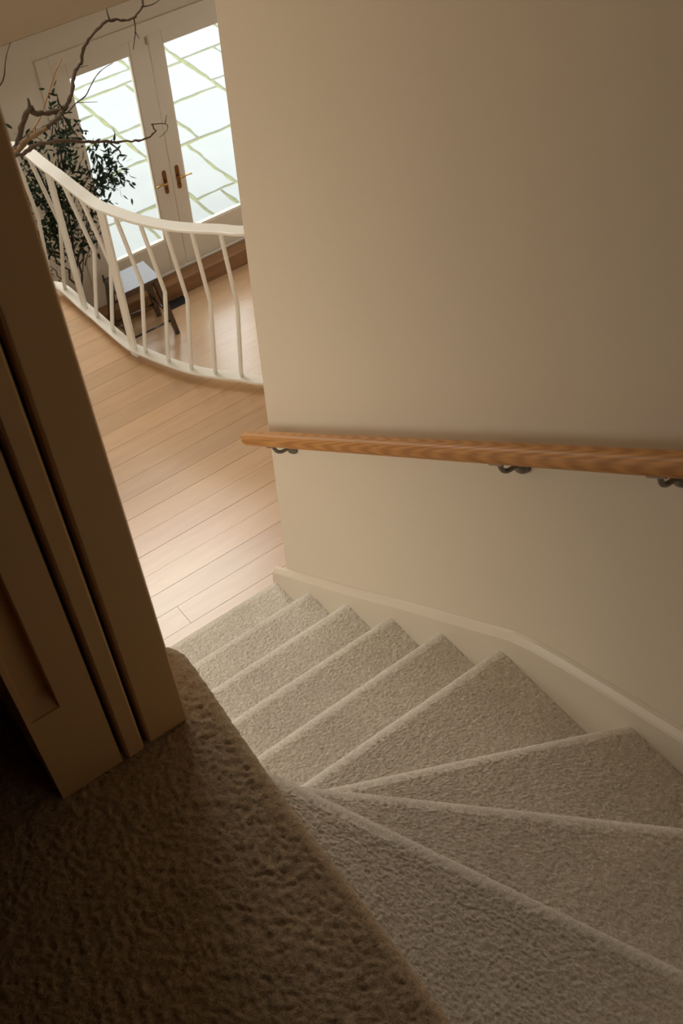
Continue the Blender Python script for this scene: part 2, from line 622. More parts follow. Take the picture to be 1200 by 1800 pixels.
tag(w.build('wall_near', M_WALL), 'cream wall closing the space beneath the landing', kind='structure')
w = MB().box(-1.7, 5.7, -2.1, YD + 0.1, CEIL, CEIL + 0.1)
tag(w.build('ceiling', M_WALL), 'cream ceiling over the stair hall', kind='structure')
# garden wall with the door opening
DX0, DX1, DZ1 = 2.75, 4.60, ZTH + 2.26
w = (MB().box(-1.6, DX0, YD, YD + 0.25, ZG, CEIL).box(5.50, 5.6, YD, YD + 0.25, ZG, CEIL)
     .box(DX0, 5.50, YD, YD + 0.25, DZ1, CEIL).box(DX0, 5.50, YD + 0.02, YD + 0.25, ZG - 0.1, ZTH - 0.002))
tag(w.build('wall_far', M_WALL), 'cream wall around the white French doors', kind='structure')
# projecting band above the doors
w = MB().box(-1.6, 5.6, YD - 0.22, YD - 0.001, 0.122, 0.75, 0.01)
tag(w.build('trim_1', M_BEAM_SHADE), 'boxed-in beam, shade toned into its taupe, across the far wall above the doors', kind='structure')
w = MB().box(-1.6, DX0 - 0.02, YD - 0.02, YD, ZG, ZG + 0.14, 0.004)
tag(w.build('baseboard_far', M_WHITE), 'white baseboard left of the French doors', kind='structure')

# ------------------------------------------------------------------ balustrade curve in plan
PLAN = [(2.345, 3.30), (2.15, 3.392), (1.994, 3.513), (1.931, 3.594), (1.845, 3.694), (1.771, 3.798), (1.712, 3.918),
        (1.659, 4.051), (1.626, 4.15), (1.611, 4.33), (1.603, 4.476), (1.593, 4.60), (1.584, 4.77), (1.556, 4.845),
        (1.48, 4.89), (1.35, 4.905), (1.1, 4.905), (0.6, 4.905)]
CURVE = catmull(PLAN, 6)
CUM = np.concatenate([[0], np.cumsum([np.linalg.norm(CURVE[i + 1] - CURVE[i]) for i in range(len(CURVE) - 1)])])


def at_pt(p):
    """nearest place on the curve: (point, tangent, normal towards the void)"""
    i = int(np.argmin([np.linalg.norm(c - np.array(p)) for c in CURVE]))
    t = CURVE[min(i + 1, len(CURVE) - 1)] - CURVE[max(i - 1, 0)]
    t = t / np.linalg.norm(t)
    n = np.array([t[1], -t[0]])          # path runs right -> left; void lies on this side
    return CURVE[i], t, n


# ------------------------------------------------------------------ hall floor (upper) in oak boards
EDGE = []
for i, c in enumerate(CURVE):
    t = CURVE[min(i + 1, len(CURVE) - 1)] - CURVE[max(i - 1, 0)]
    t = t / np.linalg.norm(t)
    EDGE.append(c + np.array([t[1], -t[0]]) * 0.028)
EDGE = np.array(EDGE)
apex = int(np.argmax(EDGE[:, 1] > 4.90)) if (EDGE[:, 1] > 4.90).any() else len(EDGE) - 1


def edge_x(y):
    """x of the floor edge at depth y, on the branch from the wall round to the apex"""
    E2 = EDGE[:apex + 1]
    return float(np.interp(y, E2[:, 1], E2[:, 0]))


Y_APEX = float(EDGE[apex, 1])
floor_root = empty('floor', (0, 0, 0))
tag(floor_root, 'pale oak board floor of the hall at the foot of the stairs', kind='structure')
sub_poly = [(-1.6, 1.22), (2.33, 1.22)] + [tuple(e) for e in EDGE if e[0] < 2.33 and e[1] < Y_APEX + 0.02] + [(-1.6, Y_APEX)]
b = MB().prism(sub_poly, 2, -0.27, -0.012)
b.build('floor_slab', M_JOINT, floor_root)
PW = 0.1075
y = 2.5425 - 12 * PW
row = 0
while y < Y_APEX - 0.005:
    y1 = min(y + PW, Y_APEX)
    g = 0.0007
    ya, yb = y + g, y1 - g
    cuts = [-1.6]
    if abs(y - 2.5425) < 0.01:
        cuts += [0.968]
    elif abs(y - 2.5425 - PW) < 0.01:
        cuts += [-0.3]
    else:
        x = -1.6 + random.uniform(0.3, 1.9)
        while x < 2.3:
            if not (0.5 < x < 2.0):
                cuts.append(x)
            x += random.uniform(1.5, 2.2)
    n = 4
    ys = np.linspace(ya, yb, n)
    xe = [2.33 if yy < 3.32 else edge_x(yy) for yy in ys]
    cuts = [c for c in cuts if c < min(xe) - 0.1]
    for ci, c in enumerate(cuts):
        last = ci == len(cuts) - 1
        x0 = c + g
        z0, z1 = -0.012, 0.0 + random.uniform(-0.0004, 0.0002)
        if not last:
            poly = [(0, ya - y), (cuts[ci + 1] - g - x0, ya - y), (cuts[ci + 1] - g - x0, yb - y), (0, yb - y)]
        else:
            poly = [(0, ya - y)] + [(xe[k] - x0, ys[k] - y) for k in range(n)] + [(0, yb - y)]
        MB().prism(poly, 2, z0, z1).build('plank', M_OAKFLOOR, floor_root, loc=(x0, y, 0))
    y += PW
    row += 1

# ground floor
g_root = empty('floor', (0, 0, ZG))
tag(g_root, 'oak board floor of the room below, seen through the balustrade', kind='structure')
MB().box(-1.6, 5.6, -2.0, YD, -0.15, -0.012).build('floor_slab', M_JOINT, g_root)
y = 4.6
GW = 0.135
while y < 7.45:
    y1 = min(y + GW, 7.453)
    x = 0.9 + random.uniform(0, 0.6)
    x0 = 0.9
    while x0 < 5.55:
        x1 = min(max(x, x0 + 0.3), 5.6)
        MB().box(0.0003, x1 - x0 - 0.0003, 0.0003, y1 - y - 0.0003, -0.012, 0.0).build('plank', M_OAKBELOW, g_root, loc=(x0, y, 0))
        x0 = x1
        x = x1 + random.uniform(1.4, 2.2)
    y = y1

# oak step under the doors
t = empty('door_step', (3.675, 7.5, ZG))
tag(t, 'brown oak step running along under the French doors', 'step')
MB().box(-1.0, 1.85, -0.045, 0.065, 0.0, 0.150, 0.003).build('riser', M_OAKSTEP, t)
MB().box(-1.0, 1.85, -0.062, 0.065, 0.150, 0.177, 0.006).build('tread', M_OAKSTEP, t)

# ------------------------------------------------------------------ French doors
fr = MB()
fr.box(DX0, DX0 + 0.105, YD - 0.012, YD + 0.10, ZTH, DZ1, 0.004)
fr.box(DX1 - 0.105, DX1, YD - 0.012, YD + 0.10, ZTH, DZ1, 0.004)
fr.box(DX0 + 0.105, DX1 - 0.105, YD - 0.012, YD + 0.10, ZTH + 2.155, DZ1, 0.004)
fr.box(DX0 + 0.105, DX1 - 0.105, YD + 0.0, YD + 0.12, ZTH - 0.001, ZTH + 0.02, 0.004)
tag(fr.build('trim_2', M_WHITE), 'white painted frame around the French doors', kind='structure')


def french_leaf(x0, x1, gx0, gx1, hinge_left, label):
    root = empty('door_1' if hinge_left else 'door_2', (x0, YD + 0.01, ZTH))
    tag(root, label, kind='structure')
    ww = x1 - x0
    a, bb = gx0 - x0, gx1 - x0
    z0, z1, gz0, gz1 = 0.024, 2.150, 0.345, 2.043
    T = 0.045

    def piece(nm, *bx):
        return MB().box(*bx, 0.004).build(nm, M_WHITE, root)
    piece('stile', 0.002, a, 0, T, z0, z1)
    piece('stile', bb, ww - 0.002, 0, T, z0, z1)
    piece('top_rail', a, bb, 0.001, T - 0.001, gz1, z1)
    piece('bottom_rail', a, bb, 0.001, T - 0.001, z0, gz0)
    MB().box(a - 0.003, bb + 0.003, 0.020, 0.026, gz0 - 0.003, gz1 + 0.003).build('glass_pane', M_GLASS, root)
    bd = MB()
    for yy in (0.008, 0.027):
        bd.box(a, a + 0.012, yy, yy + 0.011, gz0, gz1)
        bd.box(bb - 0.012, bb, yy, yy + 0.011, gz0, gz1)
        bd.box(a + 0.012, bb - 0.012, yy, yy + 0.011, gz0, gz0 + 0.012)
        bd.box(a + 0.012, bb - 0.012, yy, yy + 0.011, gz1 - 0.012, gz1)
    bd.build('glazing_bead', M_WHITE, root)
    # lever handle on a long brass plate
    px = (3.617 if hinge_left else 3.742) - x0
    pl = MB()
    pl.prism(rrect(0.034, 0.222, 0.0165, 4, px, 0.892), 1, -0.007, 0.001)
    plate = pl.build('handle_plate', M_BRASSDARK, root)
    sg = -1 if hinge_left else 1
    hd = MB()
    hz = 0.905
    hd.tube([(px, -0.006, hz), (px, -0.03, hz), (px + sg * 0.006, -0.046, hz), (px + sg * 0.025, -0.05, hz),
             (px + sg * 0.07, -0.05, hz + 0.004), (px + sg * 0.108, -0.046, hz - 0.002)],
            [0.010, 0.009, 0.009, 0.008, 0.0065, 0.0085], 10)
    hd.build('handle_lever', M_BRASS, plate, True)
    kk = MB().prism(rrect(0.012, 0.02, 0.005, 3, px, 0.83), 1, -0.0085, -0.006)
    kk.build('keyhole', M_GAP_SHADE, plate)
    # hinges
    hx = 0.0 if hinge_left else ww
    for z in (0.25, 1.1, 1.92):
        MB().tube([(hx, -0.006, z - 0.045), (hx, -0.006, z + 0.045)], 0.006, 8).build('hinge', M_BRASSDARK, root)
    if hinge_left:
        MB().tube([(ww - 0.012, -0.006, 2.075), (ww - 0.012, -0.006, 2.135)], 0.006, 8).build('shoot_bolt', M_STEEL, root)
    return root


french_leaf(2.862, 3.682, 2.985, 3.522, True, 'left white French door leaf with one tall glass pane and brass lever')
french_leaf(3.684, 4.488, 3.807, 4.350, False, 'right white French door leaf partly hidden by the handrail wall')

wn = empty('assumed_window_1', (DX1, YD + 0.01, ZTH))  # assumed panel, added unseen to give the lower floor its bright reflections
tag(wn, 'white fixed glazed panel assumed right of the French doors for floor reflections, unseen behind the handrail wall', kind='structure')
for bx_ in ((0.001, 0.09, 0, 0.05, 0, 2.259), (0.81, 0.899, 0, 0.05, 0, 2.259), (0.09, 0.81, 0.001, 0.049, 0, 0.30), (0.09, 0.81, 0.001, 0.049, 2.10, 2.259)):
    MB().box(*bx_, 0.004).build('frame', M_WHITE, wn)
MB().box(0.087, 0.813, 0.020, 0.026, 0.297, 2.103).build('glass_pane', M_GLASS, wn)

# ------------------------------------------------------------------ garden paving outside
pav = empty('floor', (0, 0, ZTH - 0.10))
tag(pav, 'garden terrace of pale stone slabs with mossy joints outside the doors', kind='structure')
MB().box(-3.0, 11.0, YD + 0.25, 16.0, -0.2, -0.010).build('mossy_bed', M_MOSS, pav)
SL = [(2.0, 3.77, 7.86, 8.72), (3.77, 4.365, 7.86, 8.72), (4.365, 4.655, 7.86, 8.545), (4.655, 5.35, 7.86, 8.545), (5.35, 6.2, 7.86, 8.545),
      (2.2, 3.25, 8.72, 9.5), (3.25, 4.365, 8.72, 9.5), (4.365, 4.835, 8.545, 9.475), (4.835, 5.6, 8.545, 9.475), (5.6, 6.6, 8.545, 9.475),
      (2.4, 3.35, 9.5, 10.125), (3.35, 4.385, 9.5, 10.125), (4.385, 5.0, 9.475, 10.125), (5.0, 5.755, 9.475, 10.27), (5.755, 6.7, 9.475, 10.41),
      (2.6, 3.6, 10.125, 10.64), (3.6, 4.395, 10.125, 10.64), (2.6, 3.4, 10.64, 11.27), (3.4, 4.395, 10.64, 11.27), (4.395, 4.97, 10.125, 11.0),
      (4.97, 5.75, 10.27, 11.0), (5.755, 6.2, 10.41, 11.06), (6.2, 7.2, 10.41, 11.06),
      (4.395, 5.2, 11.0, 11.265), (5.2, 5.74, 11.0, 11.7), (5.74, 6.5, 11.06, 11.8), (6.5, 7.4, 11.06, 11.8), (3.2, 4.3, 11.27, 12.0), (4.3, 5.2, 11.265, 12.0)]
for yy in (12.0, 12.8):
    xx = 2.4
    while xx < 8.2:
        ww = random.uniform(0.6, 1.1)
        SL.append((xx, xx + ww, yy, yy + 0.8))
        xx += ww
for (x0, x1, y0, y1) in SL:
    if y0 == 12.0:
        y0 = 12.0
    gp = 0.019
    j = lambda: random.uniform(-0.013, 0.013)
    base = []
    for (ax_, ay_), (bx_, by_) in (((x0, y0), (x1, y0)), ((x1, y0), (x1, y1)), ((x1, y1), (x0, y1)), ((x0, y1), (x0, y0))):
        nn_ = max(3, int(math.dist((ax_, ay_), (bx_, by_)) / 0.11))
        for q_ in range(nn_):
            px_ = ax_ + (bx_ - ax_) * q_ / nn_
            py_ = ay_ + (by_ - ay_) * q_ / nn_
            base.append((min(max(px_, x0 + gp), x1 - gp) + j(), min(max(py_, y0 + gp), y1 - gp) + j()))
    cx, cy = (x0 + x1) / 2, (y0 + y1) / 2
    top = [(cx + (p[0] - cx) * 0.985, cy + (p[1] - cy) * 0.985) for p in base]
    dz = random.uniform(-0.003, 0.003)
    nn = len(base)
    vs = [(p[0] - cx, p[1] - cy, -0.05) for p in base] + [(p[0] - cx, p[1] - cy, -0.005 + dz) for p in base] + [(p[0] - cx, p[1] - cy, dz) for p in top]
    fs = [tuple(range(2 * nn, 3 * nn))]
    for q in (0, nn):
        fs += [(q + i, q + (i + 1) % nn, q + nn + (i + 1) % nn, q + nn + i) for i in range(nn)]
    mesh_obj('paving_slab', vs, fs, M_STONE, pav, loc=(cx, cy, 0))

# ------------------------------------------------------------------ staircase
stair = empty('staircase', (0.85, 1.2, 0.0))
tag(stair, 'beige carpeted winder staircase curving down to the oak floor', 'staircase')
STL = 0.0029


def shift(o):
    o.location = -stair.location
    return o


XS = 1.2935
NOSE = {}
for k in range(1, 7):
    NOSE[k] = ((XI, 2.385 - (k - 1) * 0.2445), (XS, 2.385 - (k - 1) * 0.2445))
NOSE[6] = ((XI, 1.1760), (XS, 1.166))
NOSE[7] = ((XI, 1.1500), (XS, 0.7275))
NOSE[8] = ((XI, 1.1380), (XS, 0.2420))
NOSE[9] = ((XI, 1.1150), (0.905, 0.012))
NOSE[10] = ((XI, 1.20), (XI, 0.012))
for k in range(1, 10):
    a, c = NOSE[k]
    nx = NOSE[k + 1]
    L = math.dist(a, c)
    n = int(L / STL) + 1
    F = line_pts(a, c, n)
    if k <= 7:
        q0, q1 = np.array(nx[0]), np.array(nx[1])
        nrm = np.array([(q1 - q0)[1], -(q1 - q0)[0]])
        nrm = nrm / np.linalg.norm(nrm)
        if nrm[1] > 0:
            nrm = -nrm
        Bk = line_pts(q0 + nrm * np.array([0, 0.032]), q1 + np.array([0, -0.035]), n)
    elif k == 8:      # back edge runs along the wall, round the corner, along the next nosing
        path = [(XI, 1.113), (0.65, 0.565), (0.90, 0.012), (XS, 0.012)]
        cum = np.concatenate([[0], np.cumsum([math.dist(path[i], path[i + 1]) for i in range(3)])])
        tt = np.linspace(0, 1, n) * cum[-1]
        Bk = np.stack([np.interp(tt, cum, [p[0] for p in path]), np.interp(tt, cum, [p[1] for p in path])], 1)
        # keep the front points opposite: widen towards the corner
    else:
        Bk = line_pts((XI - 0.002, 1.10), (XI - 0.002, 0.012), n)
    tuft = 0.0056 if k < 8 else 0.0070
    o = carpet_sheet('carpeted_step', F, Bk, k * R, (k - 1) * R, STL, tuft, 0.0060, 20 + k, stair)
    shift(o)

# corner filler of step eight along the outer wall
# string board against the wall
top = [(2.392, 0.188), (2.386, 0.230), (2.295, 0.303), (2.171, 0.397), (2.054, 0.489), (1.910, 0.597), (1.595, 0.851), (1.356, 1.036), (1.20, 1.157), (1.126, 1.214),
       (1.05, 1.258), (0.936, 1.307), (0.756, 1.374), (0.584, 1.436), (0.30, 1.56), (0.005, 1.70)]
bot = [(y_, z_ - 0.42) for (y_, z_) in top[2:]][::-1]
bot = bot + [(2.35, 0.0), (2.392, 0.0)]
s = MB().prism([(y_, z_) for y_, z_ in top + bot], 0, XS, XW - 0.0005)
shift(s.build('string_board', M_WHITE, stair))
cap = MB()
path = [(XW - 0.004, y_, z_) for y_, z_ in top[1:]]
sec = [(-0.004, -0.004), (0.006, -0.004), (0.006, 0.010), (0.0, 0.016), (-0.004, 0.016)]
prev = None
vs = []
for x_, y_, z_ in path:
    for (a_, b_) in [(XW - 0.0225 - 0.0, -0.014), (XW - 0.0225, 0.0), (XW - 0.019, 0.008), (XW - 0.010, 0.022), (XW - 0.0006, 0.027), (XW - 0.0006, -0.014)]:
        vs.append((a_, y_, z_ + b_))
fs = []
for i in range(len(path) - 1):
    for j_ in range(6):
        j2 = (j_ + 1) % 6
        fs.append((i * 6 + j_, i * 6 + j2, (i + 1) * 6 + j2, (i + 1) * 6 + j_))
fs += [tuple(range(6)), tuple((len(path) - 1) * 6 + q for q in range(6))[::-1]]
shift(mesh_obj('string_capping', vs, fs, M_WHITE, stair))

# upper landing carpet
land = empty('floor', (0, 0, ZL))
tag(land, 'carpet of the upper landing, its shade put into the brown colour, with a rounded edge', kind='structure')
Fl = catmull([(0.345, -0.9), (0.372, -0.2), (0.393, 0.347), (0.402, 0.57), (0.406, 0.78), (0.418, 1.0), (0.428, 1.162), (0.425, 1.208), (0.408, 1.236), (0.37, 1.254), (0.31, 1.275), (0.22, 1.33), (0.05, 1.346), (-0.4, 1.348)], 40)
Fl = np.array(Fl)
cl_ = np.concatenate([[0], np.cumsum(np.linalg.norm(np.diff(Fl, axis=0), axis=1))])
tt = np.linspace(0, cl_[-1], int(cl_[-1] / 0.0043))
Fl = np.stack([np.interp(tt, cl_, Fl[:, 0]), np.interp(tt, cl_, Fl[:, 1])], 1)
Bl = np.stack([np.full(len(Fl), -1.2), np.minimum(Fl[:, 1], 1.344)], 1)
o = carpet_sheet('landing_carpet', Fl, Bl, 0.0, -R, 0.0043, 0.0095, 0.0095, 60, land, over=0.03, nose_r=0.024, mat=M_CARPET_SHADE)
MB().box(-1.6, 0.36, -2.0, 1.20, -0.14, -0.02).box(-1.6, 0.18, 1.20, 1.35, -0.14, -0.02).build('landing_slab', M_JOINT, land)

# ------------------------------------------------------------------ door jamb at the left
dj = empty('door_3', (0.22, 1.06, ZL))
tag(dj, 'shadowed cream panelled door and jamb standing on the landing carpet', kind='structure')
hh = CEIL - ZL - 0.002
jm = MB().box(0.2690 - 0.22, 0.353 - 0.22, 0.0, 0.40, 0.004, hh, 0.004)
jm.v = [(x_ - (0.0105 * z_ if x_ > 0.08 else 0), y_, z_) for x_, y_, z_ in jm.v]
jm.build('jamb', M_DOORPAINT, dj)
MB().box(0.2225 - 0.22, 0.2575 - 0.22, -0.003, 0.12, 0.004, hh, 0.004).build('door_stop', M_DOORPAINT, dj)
MB().box(0.205 - 0.22, 0.285 - 0.22, 0.03, 0.35, 0.006, hh - 0.002).build('dark_gap', M_GAP_SHADE, dj)  # black block standing in for shade between jamb, stop and leaf
# leaf with a recessed moulded panel
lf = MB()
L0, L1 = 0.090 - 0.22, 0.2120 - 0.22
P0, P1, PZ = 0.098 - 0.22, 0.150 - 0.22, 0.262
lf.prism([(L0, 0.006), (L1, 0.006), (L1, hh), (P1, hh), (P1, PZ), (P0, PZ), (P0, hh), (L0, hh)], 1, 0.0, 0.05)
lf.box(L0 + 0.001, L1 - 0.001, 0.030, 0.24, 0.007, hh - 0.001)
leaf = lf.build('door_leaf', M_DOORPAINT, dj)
bv = MB()
bv.prism([(0.004, PZ), (0.031, PZ), (0.031, PZ + 0.030)], 0, P0, P1)
bv.prism([(P0, 0.004), (P0, 0.031), (P0 + 0.010, 0.031)], 2, PZ, hh - 0.01)
bv.build('panel_moulding', M_DOORPAINT, leaf)

# ------------------------------------------------------------------ oak handrail
XR = 1.2375
y_lo, z_lo = 2.335, 1.100 - 0.749 * 0.035
y_hi = 0.03
slope = 0.749
length = (y_lo - y_hi) * math.sqrt(1 + slope ** 2)
hr = empty('handrail', (XR, y_lo, z_lo))
tag(hr, 'varnished oak handrail on grey metal brackets sloping along the cream wall', 'handrail')
sec = rrect(0.050, 0.0425, 0.016, 5)
stations = [(0.0, 0.62), (0.003, 0.80), (0.010, 0.93), (0.022, 1.0)] + [(x_, 1.0) for x_ in np.linspace(0.05, length, 60)]
vs, fs = [], []
k = len(sec)
for x_, sc_ in stations:
    for a_, b_ in sec:
        vs.append((x_, a_ * sc_, b_ * sc_))
for i in range(len(stations) - 1):
    for j_ in range(k):
        j2 = (j_ + 1) % k
        fs.append((i * k + j_, i * k + j2, (i + 1) * k + j2, (i + 1) * k + j_))
fs += [tuple(range(k))[::-1], tuple((len(stations) - 1) * k + q for q in range(k))]
rail = mesh_obj('rail', vs, fs, M_OAKRAIL, hr, True)
dirv = Vector((0, -1, slope)).normalized()
sidev = Vector((1, 0, 0))
upv = dirv.cross(sidev)
if upv.z < 0:
    upv = -upv
    sidev = -sidev
rail.matrix_local = Matrix((dirv, sidev, upv)).transposed().to_4x4()


def bracket(yb, first):
    zc = z_lo + slope * (y_lo - yb)
    zr = zc - 0.081
    root = empty('bracket', Vector((XW, yb, zr)) - hr.location)
    root.parent = hr
    rs = MB()
    prof = [(0.0, -0.024), (0.008, -0.0235), (0.016, -0.020), (0.0225, -0.012), (0.025, -0.005), (0.025, 0.0005), (0.0, 0.0005)]
    # lathe round X (towards the wall)
    sides = 20
    vs_, fs_ = [], []
    for r_, d_ in prof:
        for q in range(sides):
            a = 2 * math.pi * q / sides
            vs_.append((d_, r_ * math.cos(a), 1.15 * r_ * math.sin(a)))
    for i in range(len(prof) - 1):
        for q in range(sides):
            q2 = (q + 1) % sides
            fs_.append((i * sides + q, i * sides + q2, (i + 1) * sides + q2, (i + 1) * sides + q))
    mesh_obj('wall_rose', vs_, fs_, M_IRON, root, True)
    dx = XR - XW
    up_ = zc - zr - 0.0245
    arm = catmull([(-0.015, 0, 0.008), (-0.030, 0, 0.003), (-0.047, 0, 0.004), (-0.061, 0, 0.014), (-0.070, 0, 0.030), (dx, 0, up_ - 0.005)], 5)
    MB().tube(arm, 0.0062, 10).build('arm', M_IRON, root, True)
    # saddle plate under the rail, tilted with it
    pl = MB().box(-0.026, 0.026, -0.012, 0.012, -0.003, 0.002, 0.001).build('saddle_plate', M_IRON, root)
    pl.matrix_local = Matrix.Translation((dx, 0, up_ - 0.0045)) @ Matrix((dirv, sidev, upv)).transposed().to_4x4()
    sc = MB().tube([(-0.020, 0.012, -0.008), (-0.0225, 0.013, -0.009)], 0.0042, 8)
    sc.build('screw', M_STEEL, root)
    return root


for yb_ in (2.165, 1.172, 0.772):
    bracket(yb_, True)

# ------------------------------------------------------------------ balustrade
bal = empty('balustrade', (1.6, 4.2, 0))
tag(bal, 'white curved metal balustrade with bellied spindles around the stair void', 'balustrade')
BO = -bal.location


def bput(o):
    o.location = BO
    return o


TOPZ = 0.890
TOPLINE = [TOPZ + 0.034 * min(1.0, max(0.0, (3.95 - c[1]) / 0.45)) for c in CURVE]
tp = MB().sweep([(c[0], c[1], z_) for c, z_ in zip(CURVE, TOPLINE)], rrect(0.062, 0.016, 0.004, 2, 0, -0.008))
bput(tp.build('top_rail', M_RAILWHITE, bal, False))
bt = MB().sweep([(c[0], c[1], 0.058) for c in CURVE], rrect(0.056, 0.014, 0.003, 2, 0, -0.007))
bput(bt.build('bottom_rail', M_RAILWHITE, bal, False))
BALS = [(2.20, 3.366), (2.075, 3.445), (1.931, 3.597), (1.840, 3.694), (1.769, 3.796), (1.712, 3.918), (1.659, 4.051), (1.615, 4.30), (1.605, 4.455),
        (1.588, 4.765), (1.555, 4.862), (1.42, 4.90), (1.29, 4.905), (1.16, 4.905)]
for q in BALS:
    c, tg, nv = at_pt(q)
    pts = []
    for f_, z_ in ((0.0, 0.056), (0.04, 0.10), (0.93, 0.410), (1.0, 0.435), (0.93, 0.462), (0.05, 0.84), (0.0, TOPZ - 0.012 + 0.034 * min(1.0, max(0.0, (3.95 - c[1]) / 0.45)))):
        bw = 0.072
        pts.append((c[0] + nv[0] * bw * f_, c[1] + nv[1] * bw * f_, z_))
    bput(MB().tube(pts, 0.0105, 8).build('baluster', M_RAILWHITE, bal, True))
for q in [(1.628, 4.135), (1.589, 4.585), (0.95, 4.905)]:
    c, tg, nv = at_pt(q)
    pm = MB()
    w2, t2 = 0.024, 0.007
    cs = [c - tg * w2 - nv * t2, c + tg * w2 - nv * t2, c + tg * w2 + nv * t2, c - tg * w2 + nv * t2]
    pm.prism([tuple(p) for p in cs], 2, 0.0005, TOPZ - 0.01)
    bput(pm.build('post', M_RAILWHITE, bal))

# ------------------------------------------------------------------ stool
st = empty('stool', (3.0, 7.19, ZG))
tag(st, 'dark wooden stool with splayed legs standing before the French doors', 'stool')
SH = 0.62
x0, x1, y0, y1 = -0.235, 0.165, -0.145, 0.145
seat = MB().box(x0, x1, y0, y1, SH - 0.032, SH, 0.006)
seat.build('seat', M_DARKWOOD, st)
apron = MB().box(x0 + 0.03, x1 - 0.03, y0 + 0.03, y0 + 0.048, SH - 0.085, SH - 0.03).box(x0 + 0.03, x1 - 0.03, y1 - 0.048, y1 - 0.03, SH - 0.085, SH - 0.03)
apron.box(x0 + 0.03, x0 + 0.05, y0 + 0.05, y1 - 0.05, SH - 0.085, SH - 0.03).box(x1 - 0.05, x1 - 0.03, y0 + 0.05, y1 - 0.05, SH - 0.085, SH - 0.03)
apron.build('apron', M_DARKWOOD, st)


def stool_leg(tx, ty, bx, by):
    w2 = 0.024
    vs_ = [(bx + a, by + b_, 0.0) for a, b_ in ((-w2 * .8, -w2 * .8), (w2 * .8, -w2 * .8), (w2 * .8, w2 * .8), (-w2 * .8, w2 * .8))]
    vs_ += [(tx + a, ty + b_, SH - 0.03) for a, b_ in ((-w2 * 1.2, -w2 * 1.2), (w2 * 1.2, -w2 * 1.2), (w2 * 1.2, w2 * 1.2), (-w2 * 1.2, w2 * 1.2))]
    fs_ = [(3, 2, 1, 0), (4, 5, 6, 7)] + [(i, (i + 1) % 4, 4 + (i + 1) % 4, 4 + i) for i in range(4)]
    return mesh_obj('leg', vs_, fs_, M_DARKWOOD, st)


LEGS = {'fr': (0.125, -0.105, 0.205, -0.165), 'br': (0.125, 0.105, 0.205, 0.150), 'fl': (-0.195, -0.105, -0.255, -0.165), 'bl': (-0.195, 0.105, -0.255, 0.150)}
for q in LEGS.values():
    stool_leg(*q)


def leg_at(nm, z):
    tx, ty, bx, by = LEGS[nm]
    t_ = z / (SH - 0.03)
    return Vector((bx + (tx - bx) * t_, by + (ty - by) * t_, z))


for a, b_, z_ in (('fl', 'fr', 0.15), ('bl', 'br', 0.15), ('fl', 'bl', 0.22), ('fr', 'br', 0.22), ('bl', 'br', 0.36)):
    MB().tube([leg_at(a, z_), leg_at(b_, z_)], 0.010, 8).build('stretcher', M_DARKWOOD, st, True)
for px, py in ((x0 + 0.012, y1 - 0.012), (x1 - 0.012, y0 + 0.03)):
    MB().tube([(px, py, SH - 0.01), (px, py, SH + 0.045)], 0.007, 8).build('peg', M_DARKWOOD, st, True)

# floor grille beside the stool
vt = empty('floor_vent', (3.40, 7.385, ZG))
tag(vt, 'dark metal floor vent beside the stool and the oak step', 'vent')
MB().box(-0.12, 0.12, -0.058, 0.058, 0.0, 0.006, 0.002).build('vent_frame', M_VENT, vt)
for i in range(7):
    yy = -0.045 + i * 0.015
    MB().box(-0.11, 0.11, yy - 0.004, yy + 0.004, 0.006, 0.010).build('slat', M_VENT, vt)

# ------------------------------------------------------------------ indoor tree beside the doors
PLX, PLY = 2.47, 7.14
pt = empty('potted_tree', (PLX, PLY, ZG))
tag(pt, 'leafy dark green indoor tree in a pot left of the French doors', 'plant')
PZ0 = Vector((PLX, PLY, ZG))
MB().lathe([(0.0, 0.0), (0.13, 0.0), (0.15, 0.02), (0.185, 0.24), (0.19, 0.27), (0.175, 0.27), (0.165, 0.235), (0.0, 0.235)], 28).build('pot', M_POT, pt, True)
MB().lathe([(0.166, 0.236), (0.10, 0.243), (0.0, 0.245)], 20).build('soil', M_SOIL, pt, True)
CL = [(2.66, 7.1, -0.29, 9), (2.67, 7.1, -0.41, 12), (2.6, 7.1, -0.52, 14), (2.66, 7.1, -0.63, 15), (2.43, 7.1, -0.49, 14), (2.66, 7.1, -0.75, 16),
      (2.36, 7.1, -0.67, 18), (2.4, 7.1, -0.83, 22), (2.43, 7.1, -0.99, 22), (2.35, 7.1, -1.1, 22), (2.56, 7.1, -0.85, 20), (2.27, 7.1, -1.22, 16),
      (2.35, 7.1, -1.39, 13), (2.28, 7.1, -1.46, 10), (2.53, 7.1, -1.56, 8), (2.67, 7.1, -1.4, 13), (2.67, 7.1, -1.51, 10), (2.91, 7.1, -0.8, 17),
      (2.96, 7.1, -0.9, 16), (2.86, 7.1, -0.92, 18), (2.96, 7.1, -1.02, 14), (2.87, 7.1, -1.1, 16), (2.77, 7.1, -1.11, 13), (2.81, 7.1, -1.25, 9),
      (3.01, 7.1, -0.82, 11), (2.73, 7.1, -0.97, 12), (2.29, 7.1, -0.83, 14), (2.56, 7.1, -1.25, 10), (2.77, 7.1, -0.6, 10), (2.44, 7.1, -1.2, 16), (2.5, 7.1, -1.08, 18)]
CL = [(x_, 7.12 + random.uniform(-0.13, 0.16), z_, n_) for x_, _, z_, n_ in CL]


def wander(p, q, n=7, amp=0.02):
    p, q = Vector(p), Vector(q)
    out = []
    for i in range(n + 1):
        t_ = i / n
        s_ = math.sin(math.pi * t_)
        out.append(p.lerp(q, t_) + Vector((random.uniform(-amp, amp) * s_, random.uniform(-amp, amp) * s_, 0)))
    return out


